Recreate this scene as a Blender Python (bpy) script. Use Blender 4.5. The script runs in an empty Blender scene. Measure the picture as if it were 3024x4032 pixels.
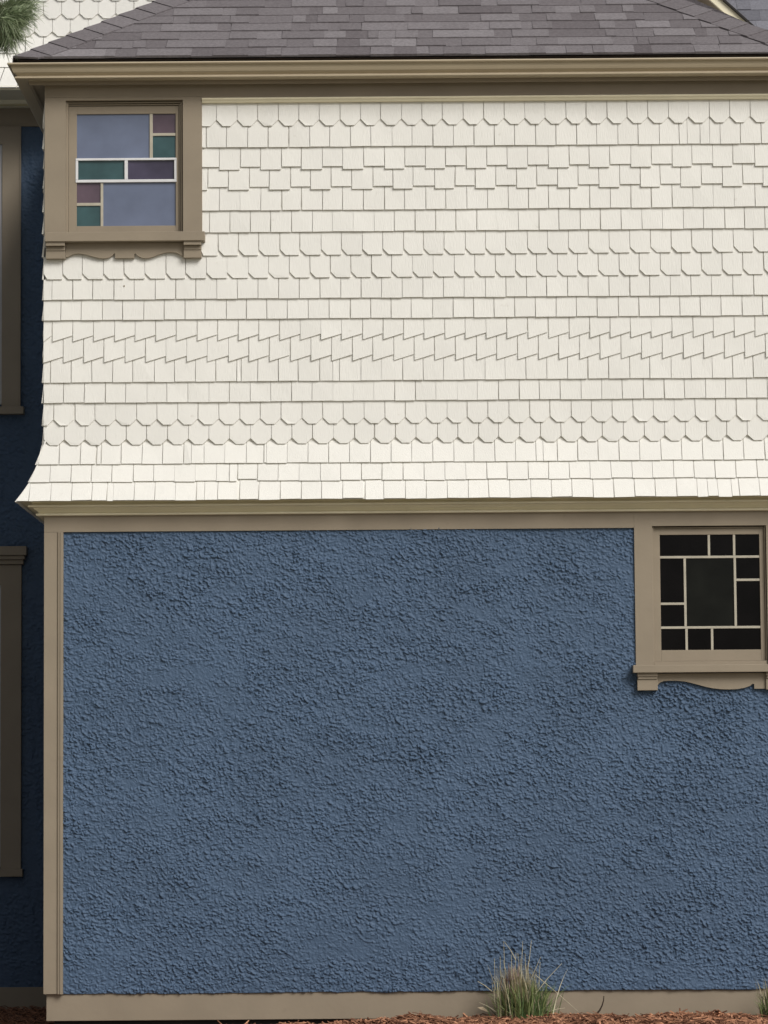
import bpy, bmesh, math, random
import numpy as np
from mathutils import Vector, Matrix
R = math.radians
random.seed(7)
rng = np.random.default_rng(11)
sc = bpy.context.scene
col = sc.collection

# ------------------------------------------------------------------ camera
F_PX = 12920.0                     # focal length in photo pixels (photo 3024 x 4032)
CAM = Vector((0.0, -20.0, 1.45))
PITCH, ROLL = math.atan((3150 - 2016) / F_PX), -0.0075
cam_rot = Matrix.Rotation(R(90) + PITCH, 3, 'X') @ Matrix.Rotation(ROLL, 3, 'Z')
cd = bpy.data.cameras.new('camera')
cd.sensor_fit = 'VERTICAL'; cd.sensor_height = 36.0; cd.sensor_width = 27.0
cd.lens = F_PX / 4032 * 36.0
cd.clip_start = 0.1; cd.clip_end = 800
cam = bpy.data.objects.new('camera', cd); col.objects.link(cam)
cam.location = CAM; cam.rotation_euler = cam_rot.to_euler()
sc.camera = cam

def P(px, py, y=0.0):
    """measured photo pixel -> point on the real plane at depth y"""
    d = cam_rot @ Vector(((px - 1512) / F_PX, -(py - 2016) / F_PX, -1.0))
    return CAM + d * ((y - CAM.y) / d.y)
def X(px, py=2016, y=0.0): return P(px, py, y).x
def Z(py, px=800, y=0.0): return P(px, py, y).z

# ------------------------------------------------------------------ light
SUN_EL, SUN_AZ = 39.0, 38.0        # degrees; azimuth to the right of the wall's normal
sd = Vector((math.sin(R(SUN_AZ)) * math.cos(R(SUN_EL)), -math.cos(R(SUN_AZ)) * math.cos(R(SUN_EL)), math.sin(R(SUN_EL))))
w = bpy.data.worlds.new('World'); sc.world = w; w.use_nodes = True
nt = w.node_tree; bg = nt.nodes['Background']
sky = nt.nodes.new('ShaderNodeTexSky'); sky.sky_type = 'NISHITA'; sky.sun_disc = False
sky.sun_elevation = R(SUN_EL); sky.sun_rotation = math.atan2(sd.x, sd.y)
sky.dust_density = 4.0; sky.air_density = 1.0; sky.ozone_density = 1.0
hs = nt.nodes.new('ShaderNodeHueSaturation'); hs.inputs['Saturation'].default_value = 0.18
nt.links.new(sky.outputs[0], hs.inputs['Color']); nt.links.new(hs.outputs[0], bg.inputs['Color'])
bg.inputs['Strength'].default_value = 0.075
sl = bpy.data.lights.new('sun', 'SUN'); sl.energy = 2.4; sl.angle = R(28); sl.color = (1.0, 0.97, 0.92)
so = bpy.data.objects.new('sun', sl); col.objects.link(so)
so.rotation_euler = sd.to_track_quat('Z', 'Y').to_euler(); so.location = (8, -8, 12)
sc.view_settings.view_transform = 'Standard'; sc.view_settings.look = 'None'
sc.view_settings.gamma = 1.0; sc.view_settings.use_curve_mapping = False
sc.view_settings.exposure = 0.02

# ------------------------------------------------------------------ helpers
class MB:
    def __init__(s): s.v = []; s.f = []; s.t = []
    def poly(s, pts, t=0.5):
        n = len(s.v); s.v += [tuple(p) for p in pts]; s.f.append(tuple(range(n, n + len(pts)))); s.t.append(t)
    def box(s, x0, x1, y0, y1, z0, z1, t=0.5):
        if x0 > x1: x0, x1 = x1, x0
        if y0 > y1: y0, y1 = y1, y0
        if z0 > z1: z0, z1 = z1, z0
        n = len(s.v)
        s.v += [(x0,y0,z0),(x1,y0,z0),(x1,y1,z0),(x0,y1,z0),(x0,y0,z1),(x1,y0,z1),(x1,y1,z1),(x0,y1,z1)]
        for q in ((0,3,2,1),(4,5,6,7),(0,1,5,4),(1,2,6,5),(2,3,7,6),(3,0,4,7)):
            s.f.append(tuple(n + i for i in q)); s.t.append(t)
        return s
    def prism(s, front, back, t=0.5, backface=False):
        """front/back: same-length point loops"""
        n = len(s.v); k = len(front)
        s.v += [tuple(p) for p in front] + [tuple(p) for p in back]
        s.f.append(tuple(range(n, n + k))); s.t.append(t)
        if backface: s.f.append(tuple(range(n + 2*k - 1, n + k - 1, -1))); s.t.append(t)
        for i in range(k):
            j = (i + 1) % k
            s.f.append((n + i, n + k + i, n + k + j, n + j)); s.t.append(t)
    def wrap(s, prof, xl, xr, yf, yb, t=0.5):
        """sweep an (out, z) profile round the left side, front and right side with mitres"""
        rows = []
        for o, z in prof:
            n = len(s.v); s.v += [(xl - o, yb, z), (xl - o, yf - o, z), (xr + o, yf - o, z), (xr + o, yb, z)]
            rows.append(n)
        for a, b in zip(rows[:-1], rows[1:]):
            for k in range(3):
                s.f.append((a + k, a + k + 1, b + k + 1, b + k)); s.t.append(t)
    def build(s, name, m, parent=None, bevel=0.0, smooth=False, label=None):
        me = bpy.data.meshes.new(name); me.from_pydata(s.v, [], s.f)
        at = me.attributes.new('tint', 'FLOAT', 'FACE'); at.data.foreach_set('value', s.t)
        me.materials.append(m)
        if bevel:
            bm = bmesh.new(); bm.from_mesh(me); bmesh.ops.remove_doubles(bm, verts=bm.verts, dist=1e-5)
            bmesh.ops.recalc_face_normals(bm, faces=bm.faces)
            bmesh.ops.bevel(bm, geom=list(bm.edges), offset=bevel, segments=2, affect='EDGES', profile=0.6, clamp_overlap=True)
            bm.to_mesh(me); bm.free()
        if smooth: me.polygons.foreach_set('use_smooth', [True] * len(me.polygons))
        me.update()
        o = bpy.data.objects.new(name, me); col.objects.link(o)
        if parent is not None: o.parent = parent
        if label: o['label'] = label
        return o

def empty(name, loc, label, cat, group=None):
    o = bpy.data.objects.new(name, None); col.objects.link(o); o.location = loc; o.empty_display_size = 0.1
    o['label'] = label; o['category'] = cat
    if group: o['group'] = group
    return o
def attach(o, root):               # geometry is in world space: keep it there under a moved Empty
    o.parent = root; o.matrix_parent_inverse = Matrix.Translation(-root.location)
    return o

def mat(name, c, rough=0.6, var=0.06, nscale=6.0, bump=0.15, bscale=120.0, bdist=0.002, tint=0.0, stretch=(1,1,1), spec=0.35, c2=None, dirt=None):
    m = bpy.data.materials.new(name); m.use_nodes = True
    N = m.node_tree.nodes; L = m.node_tree.links
    b = N['Principled BSDF']; b.inputs['Roughness'].default_value = rough
    b.inputs['Specular IOR Level'].default_value = spec
    tc = N.new('ShaderNodeTexCoord')
    n1 = N.new('ShaderNodeTexNoise'); n1.inputs['Scale'].default_value = nscale; n1.inputs['Detail'].default_value = 5
    L.new(tc.outputs['Object'], n1.inputs['Vector'])
    mr = N.new('ShaderNodeMapRange'); mr.inputs['From Min'].default_value = 0.3; mr.inputs['From Max'].default_value = 0.7
    mr.inputs['To Min'].default_value = 1 - var; mr.inputs['To Max'].default_value = 1 + var
    L.new(n1.outputs[0], mr.inputs['Value'])
    src = None
    if c2 is not None:
        at0 = N.new('ShaderNodeAttribute'); at0.attribute_name = 'tint'
        mx = N.new('ShaderNodeMix'); mx.data_type = 'RGBA'
        mx.inputs['A'].default_value = (*c, 1); mx.inputs['B'].default_value = (*c2, 1)
        L.new(at0.outputs['Fac'], mx.inputs['Factor']); src = mx.outputs['Result']
    vm = N.new('ShaderNodeVectorMath'); vm.operation = 'SCALE'
    if src: L.new(src, vm.inputs[0])
    else: vm.inputs[0].default_value = c
    fac = mr.outputs[0]
    if tint:
        at = N.new('ShaderNodeAttribute'); at.attribute_name = 'tint'
        m2 = N.new('ShaderNodeMapRange'); m2.inputs['To Min'].default_value = 1 - tint; m2.inputs['To Max'].default_value = 1 + tint
        L.new(at.outputs['Fac'], m2.inputs['Value'])
        mu = N.new('ShaderNodeMath'); mu.operation = 'MULTIPLY'
        L.new(fac, mu.inputs[0]); L.new(m2.outputs[0], mu.inputs[1]); fac = mu.outputs[0]
    L.new(fac, vm.inputs['Scale']); out = vm.outputs[0]
    if dirt:
        dc, dscale, lo, hi, amt = dirt
        n3 = N.new('ShaderNodeTexNoise'); n3.inputs['Scale'].default_value = dscale; n3.inputs['Detail'].default_value = 8
        n3.inputs['Roughness'].default_value = 0.65
        L.new(tc.outputs['Object'], n3.inputs['Vector'])
        m3 = N.new('ShaderNodeMapRange'); m3.inputs['From Min'].default_value = lo; m3.inputs['From Max'].default_value = hi
        m3.inputs['To Max'].default_value = amt
        L.new(n3.outputs[0], m3.inputs['Value'])
        mx2 = N.new('ShaderNodeMix'); mx2.data_type = 'RGBA'; mx2.inputs['B'].default_value = (*dc, 1)
        L.new(m3.outputs[0], mx2.inputs['Factor']); L.new(out, mx2.inputs['A']); out = mx2.outputs['Result']
    L.new(out, b.inputs['Base Color'])
    if bump:
        mp = N.new('ShaderNodeMapping'); mp.inputs['Scale'].default_value = stretch
        L.new(tc.outputs['Object'], mp.inputs['Vector'])
        n2 = N.new('ShaderNodeTexNoise'); n2.inputs['Scale'].default_value = bscale; n2.inputs['Detail'].default_value = 4
        L.new(mp.outputs[0], n2.inputs['Vector'])
        bp = N.new('ShaderNodeBump'); bp.inputs['Strength'].default_value = bump; bp.inputs['Distance'].default_value = bdist
        L.new(n2.outputs[0], bp.inputs['Height']); L.new(bp.outputs[0], b.inputs['Normal'])
    return m

M = {}
M['cream'] = mat('cream_shingle_paint', (0.76, 0.745, 0.70), 0.6, 0.03, 2.5, 0.6, 40, 0.003, tint=0.018, stretch=(6, 6, 0.35), dirt=((0.42,0.38,0.30), 14, 0.66, 0.82, 0.5))
M['cream_trim'] = mat('cream_trim_paint', (0.80, 0.735, 0.55), 0.5, 0.04, 5, 0.15)
M['taupe'] = mat('taupe_trim_paint', (0.266, 0.220, 0.162), 0.55, 0.06, 4, 0.3, 30, 0.003, stretch=(1, 1, 1), dirt=((0.13,0.10,0.07), 9, 0.64, 0.85, 0.5))
M['gutter'] = mat('tan_gutter_metal', (0.42, 0.35, 0.245), 0.4, 0.05, 3, 0.1, 12, 0.003, spec=0.5)
M['blue'] = mat('blue_stucco_paint', (0.064, 0.104, 0.170), 0.62, 0.08, 1.6, 0.7, 70, 0.006, spec=0.3)
M['roof'] = mat('asphalt_roof_shingle', (0.116, 0.102, 0.108), 0.9, 0.16, 55, 0.8, 260, 0.003, c2=(0.235, 0.218, 0.228), spec=0.2)
M['roof_far'] = mat('grey_roof_shingle', (0.125, 0.125, 0.145), 0.85, 0.14, 55, 0.8, 260, 0.003, c2=(0.22, 0.22, 0.25), spec=0.25)
M['dark'] = mat('dark_backing', (0.03, 0.027, 0.025), 0.9, 0.1)
M['white'] = mat('white_lead_came', (0.66, 0.66, 0.67), 0.45, 0.05, 20, 0.1)
M['whitesash'] = mat('grey_white_sash', (0.42, 0.42, 0.42), 0.5, 0.05, 8, 0.1)
M['muntin'] = mat('beige_muntin', (0.42, 0.385, 0.31), 0.5, 0.08, 20, 0.2)
def glass(name, c, rough=0.12, spec=0.5, var=0.12):
    return mat(name, c, rough, var, 5, 0.05, 7, 0.004, spec=spec)
M['g_lav'] = glass('lavender_glass', (0.135, 0.160, 0.235), 0.2)
M['g_green'] = glass('green_glass', (0.038, 0.082, 0.088), 0.15, var=.3)
M['g_plum'] = glass('plum_glass', (0.052, 0.045, 0.075), 0.15, var=.3)
M['g_mar'] = glass('maroon_glass', (0.098, 0.068, 0.088), 0.15, var=.3)
M['g_dark'] = glass('dark_glass', (0.0035, 0.003, 0.003), 0.05, 0.12, .4)
M['g_centre'] = glass('dark_glass_painted_reflection', (0.0075, 0.008, 0.0065), 0.08, 0.16, .4)  # lighter, greener base colour stands in for a reflection in the large pane

# ------------------------------------------------------------------ measured lines of the house
xL = X(175, 2000)                  # left corner of the front wall
xR = X(3140, 2000)                 # right corner (out of frame)
D2 = 2.6                           # how far the main house stands behind the front wing
house = empty('house', (0, 0, 0), 'cream shingled and blue stucco house with taupe trim and grey shingle roof', 'house')

# upper window opening and lower window opening (world)
UW = dict(x0=X(260, 650), x1=X(721, 650), z0=Z(922, 500), z1=Z(398, 500))
LW = dict(x0=X(2570, 2350), x1=X(3019, 2350), z0=Z(2620, 2750), z1=Z(2086, 800))

# ------------------------------------------------------------------ painted wood shingles
Zf = [Z(1750), Z(1825, 800, -.035), Z(1895, 800, -.077), Z(1969, 800, -.148)]
def flare(z):
    zs = Zf; os_ = [0, .035, .077, .148]
    if z >= zs[0]: return 0.0
    for i in range(3):
        if z >= zs[i+1]:
            k = (zs[i] - z) / (zs[i] - zs[i+1]); return os_[i] + k * (os_[i+1] - os_[i])
    return os_[3]
SP = 82.0 / 646.0
# butt pixel row at px 800, first joint pixel, style, depth of cut in px
COURSES = [
    (499, 853, 'octagon', 25), (582, 895, 'straight', 0), (671, 865, 'step', 12), (750, 819, 'step2', 12),
    (831, 865, 'straight', 0), (916, 905, 'straight', 0), (1008, 858, 'clip', 23), (1097, 246, 'clip', 23),
    (1178, 285, 'straight', 0), (1258, 240, 'straight', 0), (1342, 207, 'saw', 24), (1425, 248, 'saw', 24),
    (1503, 281, 'straight', 0), (1583, 252, 'straight', 0), (1672, 211, 'octagon', 23), (1750, 253, 'octagon', 23),
    (1825, 235, 'straight', 0), (1895, 200, 'straight', 0), (1969, 207, 'straight', 0)]
def outline(u0, u1, zb, zt, style, cut, k):
    w_ = u1 - u0; c = cut
    if style == 'octagon':
        cx = w_ * 0.30
        return [(u0, zt), (u0, zb + c), (u0 + cx, zb), (u1 - cx, zb), (u1, zb + c), (u1, zt)]
    if style in ('step', 'step2'):
        long_ = (k % 2 == 0) if style == 'step' else (k % 2 == 1)
        z = zb if long_ else zb + c
        return [(u0, zt), (u0, z), (u1, z), (u1, zt)]
    if style == 'clip':
        return [(u0, zt), (u0, zb + c), (u0 + w_ * 0.28, zb), (u1 - w_ * 0.02, zb), (u1, zb + 0.002), (u1, zt)]
    if style == 'saw':
        return [(u0, zt), (u0, zb), (u1, zb + c), (u1, zt)]
    j = random.uniform(-.0015, .0015)
    return [(u0, zt), (u0, zb + j), (u1, zb + j + random.uniform(-.001, .001)), (u1, zt)]

def shingle_wall(mb, u_lo, u_hi, place, courses, seed, special=None, mitre=(True, True), flare_f=flare, rough={}, butt=0.0145, slivers=True):
    """place(u, z, out) -> world point. courses: (z_top, z_butt, u_joint, style, cut, lo)"""
    rs = random.Random(seed); special = special or {}
    for ci, (zt, zb, uj, style, cut, lo) in enumerate(courses):
        sp = SP * (1.0 if style != 'straight' else 1.0)
        k0 = math.floor((u_lo - .3 - uj) / sp)
        us = []; slants = {}
        for ug, amt in special.get(('slant', ci), []): slants[(ci, round((ug - uj) / sp) - k0)] = amt
        u = uj + k0 * sp
        k = k0
        while u < u_hi + .3:
            jit = rs.uniform(-.003, .003) if style not in ('octagon', 'saw') else rs.uniform(-.0022, .0022)
            us.append((u + jit, k, slants.get((ci, k - k0), rs.gauss(0, .0007)))); u += sp; k += 1
        bigout = flare_f(zb) + 0.01
        lo_x = lo if lo is not None else u_lo - (bigout if mitre[0] else 0)
        hi_x = u_hi + (bigout if mitre[1] else 0)
        for (ua, ka, sa_), (ub, kb, sb_) in zip(us[:-1], us[1:]):
            if ub < lo_x + .004 or ua > hi_x - .004: continue
            closed = rs.random()
            gap = .0010 if closed < .20 else (.0028 if closed < .40 else rs.uniform(.0042, .0062))
            a, b = ua + gap / 2, ub - gap / 2
            pieces = [(a, b)]
            for ug, wg in special.get(('gap', ci), []):
                if a + .01 < ug < b - .01: pieces = [(a, ug - wg / 2), (ug + wg / 2, b)]
                elif abs(ug - a) <= .01: pieces = [(a + wg, b)]
            if slivers and style == 'straight' and len(pieces) == 1 and rs.random() < .03:
                m_ = a + (b - a) * rs.uniform(.3, .7); pieces = [(a, m_ - .0012), (m_ + .0012, b)]
            a_first, b_last = pieces[0][0], pieces[-1][1]
            for a, b in pieces:
                ztop = zt + .02
                pts = outline(a, b, zb, ztop, style, cut, ka)
                if style == 'straight' and rough.get(ci):
                    ra_ = rough[ci]; d0, d1 = rs.uniform(-ra_, ra_), rs.uniform(-ra_, ra_) * .4
                    pts = [(u, z + (d0 if z < zb + .01 else 0) + (d1 if (z < zb + .01 and u == b) else 0)) for u, z in pts]
                for ug, up_ in special.get(('short', ci), []):
                    if a < ug < b: pts = [(u + (.003 if u < ug and z < zb + .01 else 0), z + (up_ if z < zb + .01 else 0)) for u, z in pts]
                zh = (ztop + zb) / 2
                wl, wr = max(0, rs.gauss(.0004, .0012)), max(0, rs.gauss(.0004, .0012))
                if rs.random() < .5: pts = [(u + (wl if u == a_first and z < zh else (-wr if u == b_last and z < zh else 0)), z) for u, z in pts]
                pts = [(u + ((sa_ if u == a_first else (sb_ if u == b_last else 0)) * (-1 if z > zh else 1)), z) for u, z in pts]
                lap = rs.uniform(-.0012, .0012)
                def clampu(u, z):
                    if lo is not None: return max(u, lo)
                    if mitre[0]: u = max(u, u_lo - flare_f(z) - .006)
                    else: u = max(u, u_lo)
                    if mitre[1]: u = min(u, u_hi + flare_f(z) + .006)
                    else: u = min(u, u_hi)
                    return u
                fr, bk = [], []
                dz = ztop - zb
                lr = rs.gauss(0, .0009)
                for (u, z) in pts:
                    q = (ztop - z) / dz
                    q0 = (lr if u > (a + b) / 2 else -lr) * q
                    o = flare_f(z) if z < zt else flare_f(zt)
                    # straight front between course lines
                    if zb < z: 
                        zr = min(zt, Zf[0]) if ('main' not in special and zb < Zf[0]) else zt; kk = (zr - z) / (zr - zb); o = flare_f(zr) + (flare_f(zb) - flare_f(zr)) * kk
                    u = clampu(u, z)
                    fr.append(place(u, z, o + .0015 + q0 + (butt + lap) * q))
                    bk.append(place(u, z, o - .004))
                mb.prism(fr, bk, rs.random())

def wall_courses():
    out = []; zt = Z(404)
    for i, (py, pj, style, cut) in enumerate(COURSES):
        zb = Z(py, 800, -flare(Zf[3]) if i == 18 else (-.077 if i == 17 else (-.035 if i == 16 else 0)))
        out.append((zt, zb, X(pj, py), style, cut / 646.0, X(792, py) if i < 7 else None))
        zt = zb + (cut / 646.0 if style in ('octagon', 'clip') else (cut / 646.0 if style == 'saw' else (.019 if style.startswith('step') else 0)))
    return out
wc = wall_courses()
mb = MB()
front = lambda u, z, o: (u, -o, z)
shingle_wall(mb, xL, xR, front, wc, 3, rough={16: .0012, 17: .0025, 18: .005},
             special={('slant', 5): [(X(1979, 880), .014)], ('gap', 16): [(X(381, 1790), .011), (X(1040, 1790), .006)],
                      ('gap', 17): [(X(905, 1880), .005)], ('gap', 18): [(X(1441, 1940), .007), (X(940, 1940), .008), (X(428, 1940), .006)],
                      ('short', 17): [(X(945, 1890), .011)], ('short', 12): [(X(200, 1500), .006)], ('gap', 1): [(X(1139, 540), .004)], ('gap', 14): [(X(297, 1630), .006)], ('gap', 12): [(X(950, 1470), .005)]})
# backing board behind the shingles, left open at the window
bz0, bz1 = Zf[3], Z(325)
def backing(mb, x0, x1):
    zs = [bz1, Zf[0], Zf[1], Zf[2], Zf[3]]
    for a, b in zip(zs[:-1], zs[1:]):
        mb.poly([(x0, -flare(a) + .002, a), (x0, -flare(b) + .002, b), (x1, -flare(b) + .002, b), (x1, -flare(a) + .002, a)])
mb.poly([(UW['x1'], .002, bz1), (UW['x1'], .002, UW['z0']), (xR, .002, UW['z0']), (xR, .002, bz1)])
mb.poly([(xL, .002, bz1), (xL, .002, UW['z0']), (UW['x0'], .002, UW['z0']), (UW['x0'], .002, bz1)])
mb.poly([(xL, .002, UW['z0']), (xL, .002, Zf[0]), (xR, .002, Zf[0]), (xR, .002, UW['z0'])])
zs = [Zf[0], Zf[1], Zf[2], Zf[3]]
for a, b in zip(zs[:-1], zs[1:]):
    mb.poly([(xL, .002 - flare(a), a), (xL, .002 - flare(b), b), (xR, .002 - flare(b), b), (xR, .002 - flare(a), a)])
mb.build('shingle_wall', M['cream'], house)

p_ = P(489, 1126, -.012)
mb = MB(); mb.prism([(p_.x + .005 * math.cos(a), -.0135, p_.z + .005 * math.sin(a)) for a in [k * .7854 for k in range(8)]], [(p_.x + .005 * math.cos(a), -.004, p_.z + .005 * math.sin(a)) for a in [k * .7854 for k in range(8)]])
mb.build('wall_plug', M['taupe'], house)
# side returns of the front wing
for sgn, x0, nm in ((-1, xL, 'left'), (1, xR, 'right')):
    mb = MB()
    wcs = [(a, b, c - 2.0, s, d, None) for a, b, c, s, d, e in wc]
    if sgn < 0: pl = lambda u, z, o: (xL - o, -u, z)      # u runs from back to front
    else: pl = lambda u, z, o: (xR + o, u, z)
    if sgn < 0: shingle_wall(mb, -D2, 0.0, pl, wcs, 5, mitre=(False, True))
    else: shingle_wall(mb, 0.0, D2, pl, wcs, 6, mitre=(True, False))
    zz = [bz1] + Zf
    for a, b in zip(zz[:-1], zz[1:]):
        xa, xb = x0 + sgn * (flare(a) - .002), x0 + sgn * (flare(b) - .002)
        mb.poly([(xa, -flare(a), a), (xa, D2, a), (xb, D2, b), (xb, -flare(b), b)])
    mb.build('side_shingle_wall', M['cream'], house)

# ------------------------------------------------------------------ roughcast stucco: a real relief
def stucco_grid(x0, x1, z0, z1, yf, step, seed, holes=(), jag=True):
    rg = np.random.default_rng(seed)
    nx = int((x1 - x0) / step) + 1; nz = int((z1 - z0) / step) + 1
    H = np.zeros((nz, nx), np.float32)
    def lowfreq(n, amp):
        g = rg.normal(size=(n, n))
        zi = np.linspace(0, n - 1.001, nz); xi = np.linspace(0, n - 1.001, nx)
        z_ = zi.astype(int); x_ = xi.astype(int); fz = (zi - z_)[:, None]; fx = (xi - x_)[None, :]
        fz = fz * fz * (3 - 2 * fz); fx = fx * fx * (3 - 2 * fx)
        g00 = g[z_][:, x_]; g10 = g[z_ + 1][:, x_]; g01 = g[z_][:, x_ + 1]; g11 = g[z_ + 1][:, x_ + 1]
        return amp * ((g00 * (1 - fx) + g01 * fx) * (1 - fz) + (g10 * (1 - fx) + g11 * fx) * fz)
    dens = lowfreq(9, 0.35) + lowfreq(23, 0.4) + lowfreq(47, .4)
    area = (x1 - x0) * (z1 - z0)
    n = int(area * 9500)
    cx = rg.uniform(0, nx, n); cz = rg.uniform(0, nz, n)
    ang = rg.normal(-0.3, 0.7, n)
    for i in range(n):
        ix, iz = int(cx[i]), int(cz[i])
        if ix >= nx or iz >= nz: continue
        d = dens[iz, ix]
        if d + rg.normal() * .5 < -0.95: continue
        s = max(0.3, min(1.5, 0.8 + .35 * d)) * rg.choice([.35, .6, 1.0, 1.25])
        a = rg.uniform(.005, .014) / step; b = a * rg.uniform(.3, .75)
        if rg.random() < .05: a *= 1.7; b *= 1.2; s *= 1.25
        h = rg.uniform(.002, .0095) * s
        r = int(a) + 2
        xa, xb, za, zb = max(ix - r, 0), min(ix + r + 1, nx), max(iz - r, 0), min(iz + r + 1, nz)
        gx = np.arange(xa, xb)[None, :] - cx[i]; gz = np.arange(za, zb)[:, None] - cz[i]
        c, s_ = math.cos(ang[i]), math.sin(ang[i])
        p = (gx * c + gz * s_) / a; q = (-gx * s_ + gz * c) / b
        rr = p * p + q * q
        # dab: flat-topped, thicker towards its lower edge
        bump = np.clip(1 - rr ** 2, 0, 1) ** .6 * h * (1 - .45 * np.clip(q, -1, 1))
        sub = H[za:zb, xa:xb]
        np.maximum(sub, bump + .35 * sub, out=sub)
    H += (lowfreq(7, .003) + lowfreq(15, .0022) + lowfreq(40, .0012)).astype(np.float32)
    H += rg.normal(0, .00045, H.shape).astype(np.float32)
    xs = x0 + np.arange(nx) * step; zs_ = z0 + np.arange(nz) * step
    XX, ZZ = np.meshgrid(xs, zs_)
    V = np.stack([XX, yf - H, ZZ], -1).reshape(-1, 3)
    if jag:
        V[:nx, 2] += np.interp(xs, np.linspace(x0, x1, 60), rg.normal(0, .0025, 60))
    idx = np.arange(nx * nz).reshape(nz, nx)
    Q = np.stack([idx[:-1, :-1], idx[:-1, 1:], idx[1:, 1:], idx[1:, :-1]], -1).reshape(-1, 4)
    cen = V[Q[:, 0]]
    keep = np.ones(len(Q), bool)
    for (a, b, c, d) in holes:
        keep &= ~((cen[:, 0] > a) & (cen[:, 0] < b) & (cen[:, 2] > c) & (cen[:, 2] < d))
    Q = Q[keep]
    # fold the rim back into the wall
    rim = idx[0, :]
    n0 = len(V); back = V[rim].copy(); back[:, 1] = yf + .03
    V = np.concatenate([V, back])
    bi = n0 + np.arange(nx)
    Q = np.concatenate([Q, np.stack([rim[:-1], bi[:-1], bi[1:], rim[1:]], -1)])
    return V, Q
def grid_object(name, V, Q, m, parent):
    me = bpy.data.meshes.new(name)
    me.vertices.add(len(V)); me.vertices.foreach_set('co', V.astype(np.float32).ravel())
    me.loops.add(len(Q) * 4); me.loops.foreach_set('vertex_index', Q.astype(np.int32).ravel())
    me.polygons.add(len(Q)); me.polygons.foreach_set('loop_start', np.arange(0, len(Q) * 4, 4, dtype=np.int32))
    me.polygons.foreach_set('use_smooth', np.ones(len(Q), bool))
    me.update(); me.validate(); me.materials.append(m)
    o = bpy.data.objects.new(name, me); col.objects.link(o); o.parent = parent
    return o
zBlueTop = Z(2092, 800); zBlueBot = Z(3909, 1000)
xBlue = X(250, 3000)
YS = -.008                          # stucco face
V, Q = stucco_grid(xBlue - .01, xR - .03, zBlueBot, zBlueTop + .01, YS, .0036, 21,
                   holes=[(LW['x0'] - .015, LW['x1'] + .015, LW['z0'] - .01, 99)])
grid_object('stucco_wall', V, Q, M['blue'], house)
# side returns of the stucco
for x0, sg in ((xL + .012, -1), (xR - .012, 1)):
    V, Q = stucco_grid(0, D2, zBlueBot, zBlueTop + .12, 0, .012, 22 + sg, jag=False)
    W = V.copy(); W[:, 0] = x0 - sg * V[:, 1]; W[:, 1] = V[:, 0] + .08 if False else V[:, 0]; W[:, 2] = V[:, 2]
    if sg < 0: Q = Q[:, ::-1]
    grid_object('side_stucco_wall', W, Q, M['blue'], house)

# ------------------------------------------------------------------ trim boards of the front wing
YB = -.022
zF0 = Z(2092, 800); zF1 = Z(2024, 800)
# frieze under the flared skirt
xwa = X(2499, 2350); xwb = LW['x1'] + LW['x0'] - xwa
for a, b in ((xL + .0005, xwa), (xwb, xR - .0005)): MB().box(a, b, YB, .02, zF0, zF1 + .01).build('skirt_frieze_board', M['taupe'], house, .001)
for a in (xL, xR - .022): MB().box(a, a + .022, .022, D2, zF0, zF1 + .01).build('side_frieze_board', M['taupe'], house)
# corner boards with an applied stop strip
zc0 = Z(3914, 200)
def corner_board(xa, s):
    mb = MB(); w1 = (X(228, 3000) - xL)
    mb.box(xa, xa + s * w1, YB, .02, zc0, zF0 - .001)
    o = mb.build('corner_board', M['taupe'], house, .002)
    mb = MB()
    x1, x2, x3, x4 = xa + s * w1, xa + s * (w1 + .004), xa + s * (w1 + .015), xa + s * (X(250, 3000) - xL)
    prof = [(x1, YB), (x1, YB - .006), (x2, YB - .009), (x3, YB - .009), (x3, YB - .004), (x3 + s*.001, YB - .004), (x3 + s * .002, YB - .014), (x4, YB - .014), (x4, .01), (x1, .01)]
    mb.prism([(x, y, zF0 - .001) for x, y in prof], [(x, y, zc0 + .0) for x, y in prof], backface=True)
    mb.build('stop_strip', M['taupe'], house, label=None).parent = o
corner_board(xL, 1); corner_board(xR, -1)
for a in (xL, xR - .022): MB().box(a, a + .022, .021, .12, zc0, zF0 - .001).build('side_corner_board', M['taupe'], house)
# base board
zb1 = Z(3920, 300); zb0 = Z(4020, 300)
mb = MB(); mb.box(xL + .016, xR - .016, .004, .04, zb0, zBlueBot + .02)
mb.box(xL + .016, xL + .04, .041, D2, zb0, zBlueBot + .02); mb.box(xR - .04, xR - .016, .041, D2, zb0, zBlueBot + .02)
mb.build('base_board', M['taupe'], house, .0025)
mb = MB(); mb.box(xL + .06, xR - .06, .05, D2, -.3, zb0 + .05); mb.build('foundation', M['dark'], house)
# crown moulding below the skirt
z = lambda py: Z(py, 300, -.05)
zs0 = Zf[3] + .006
mb = MB()
mb.wrap([(.142, zs0), (.078, zs0 - .003), (.066, z(1984)), (.070, z(1988)), (.088, z(1989)), (.092, z(1991)), (.092, z(1996)), (.088, z(1998)), (.062, z(1999)),
         (.060, z(2003)), (.050, z(2008)), (.038, z(2013)), (.030, z(2018)), (.028, z(2020)), (.044, z(2021)), (.047, z(2023)), (.047, z(2027)), (.044, z(2029)), (.018, z(2029.5)), (.0, z(2029))], xL, xR, 0, D2)
mb.build('skirt_crown_moulding', M['cream_trim'], house)
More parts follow.
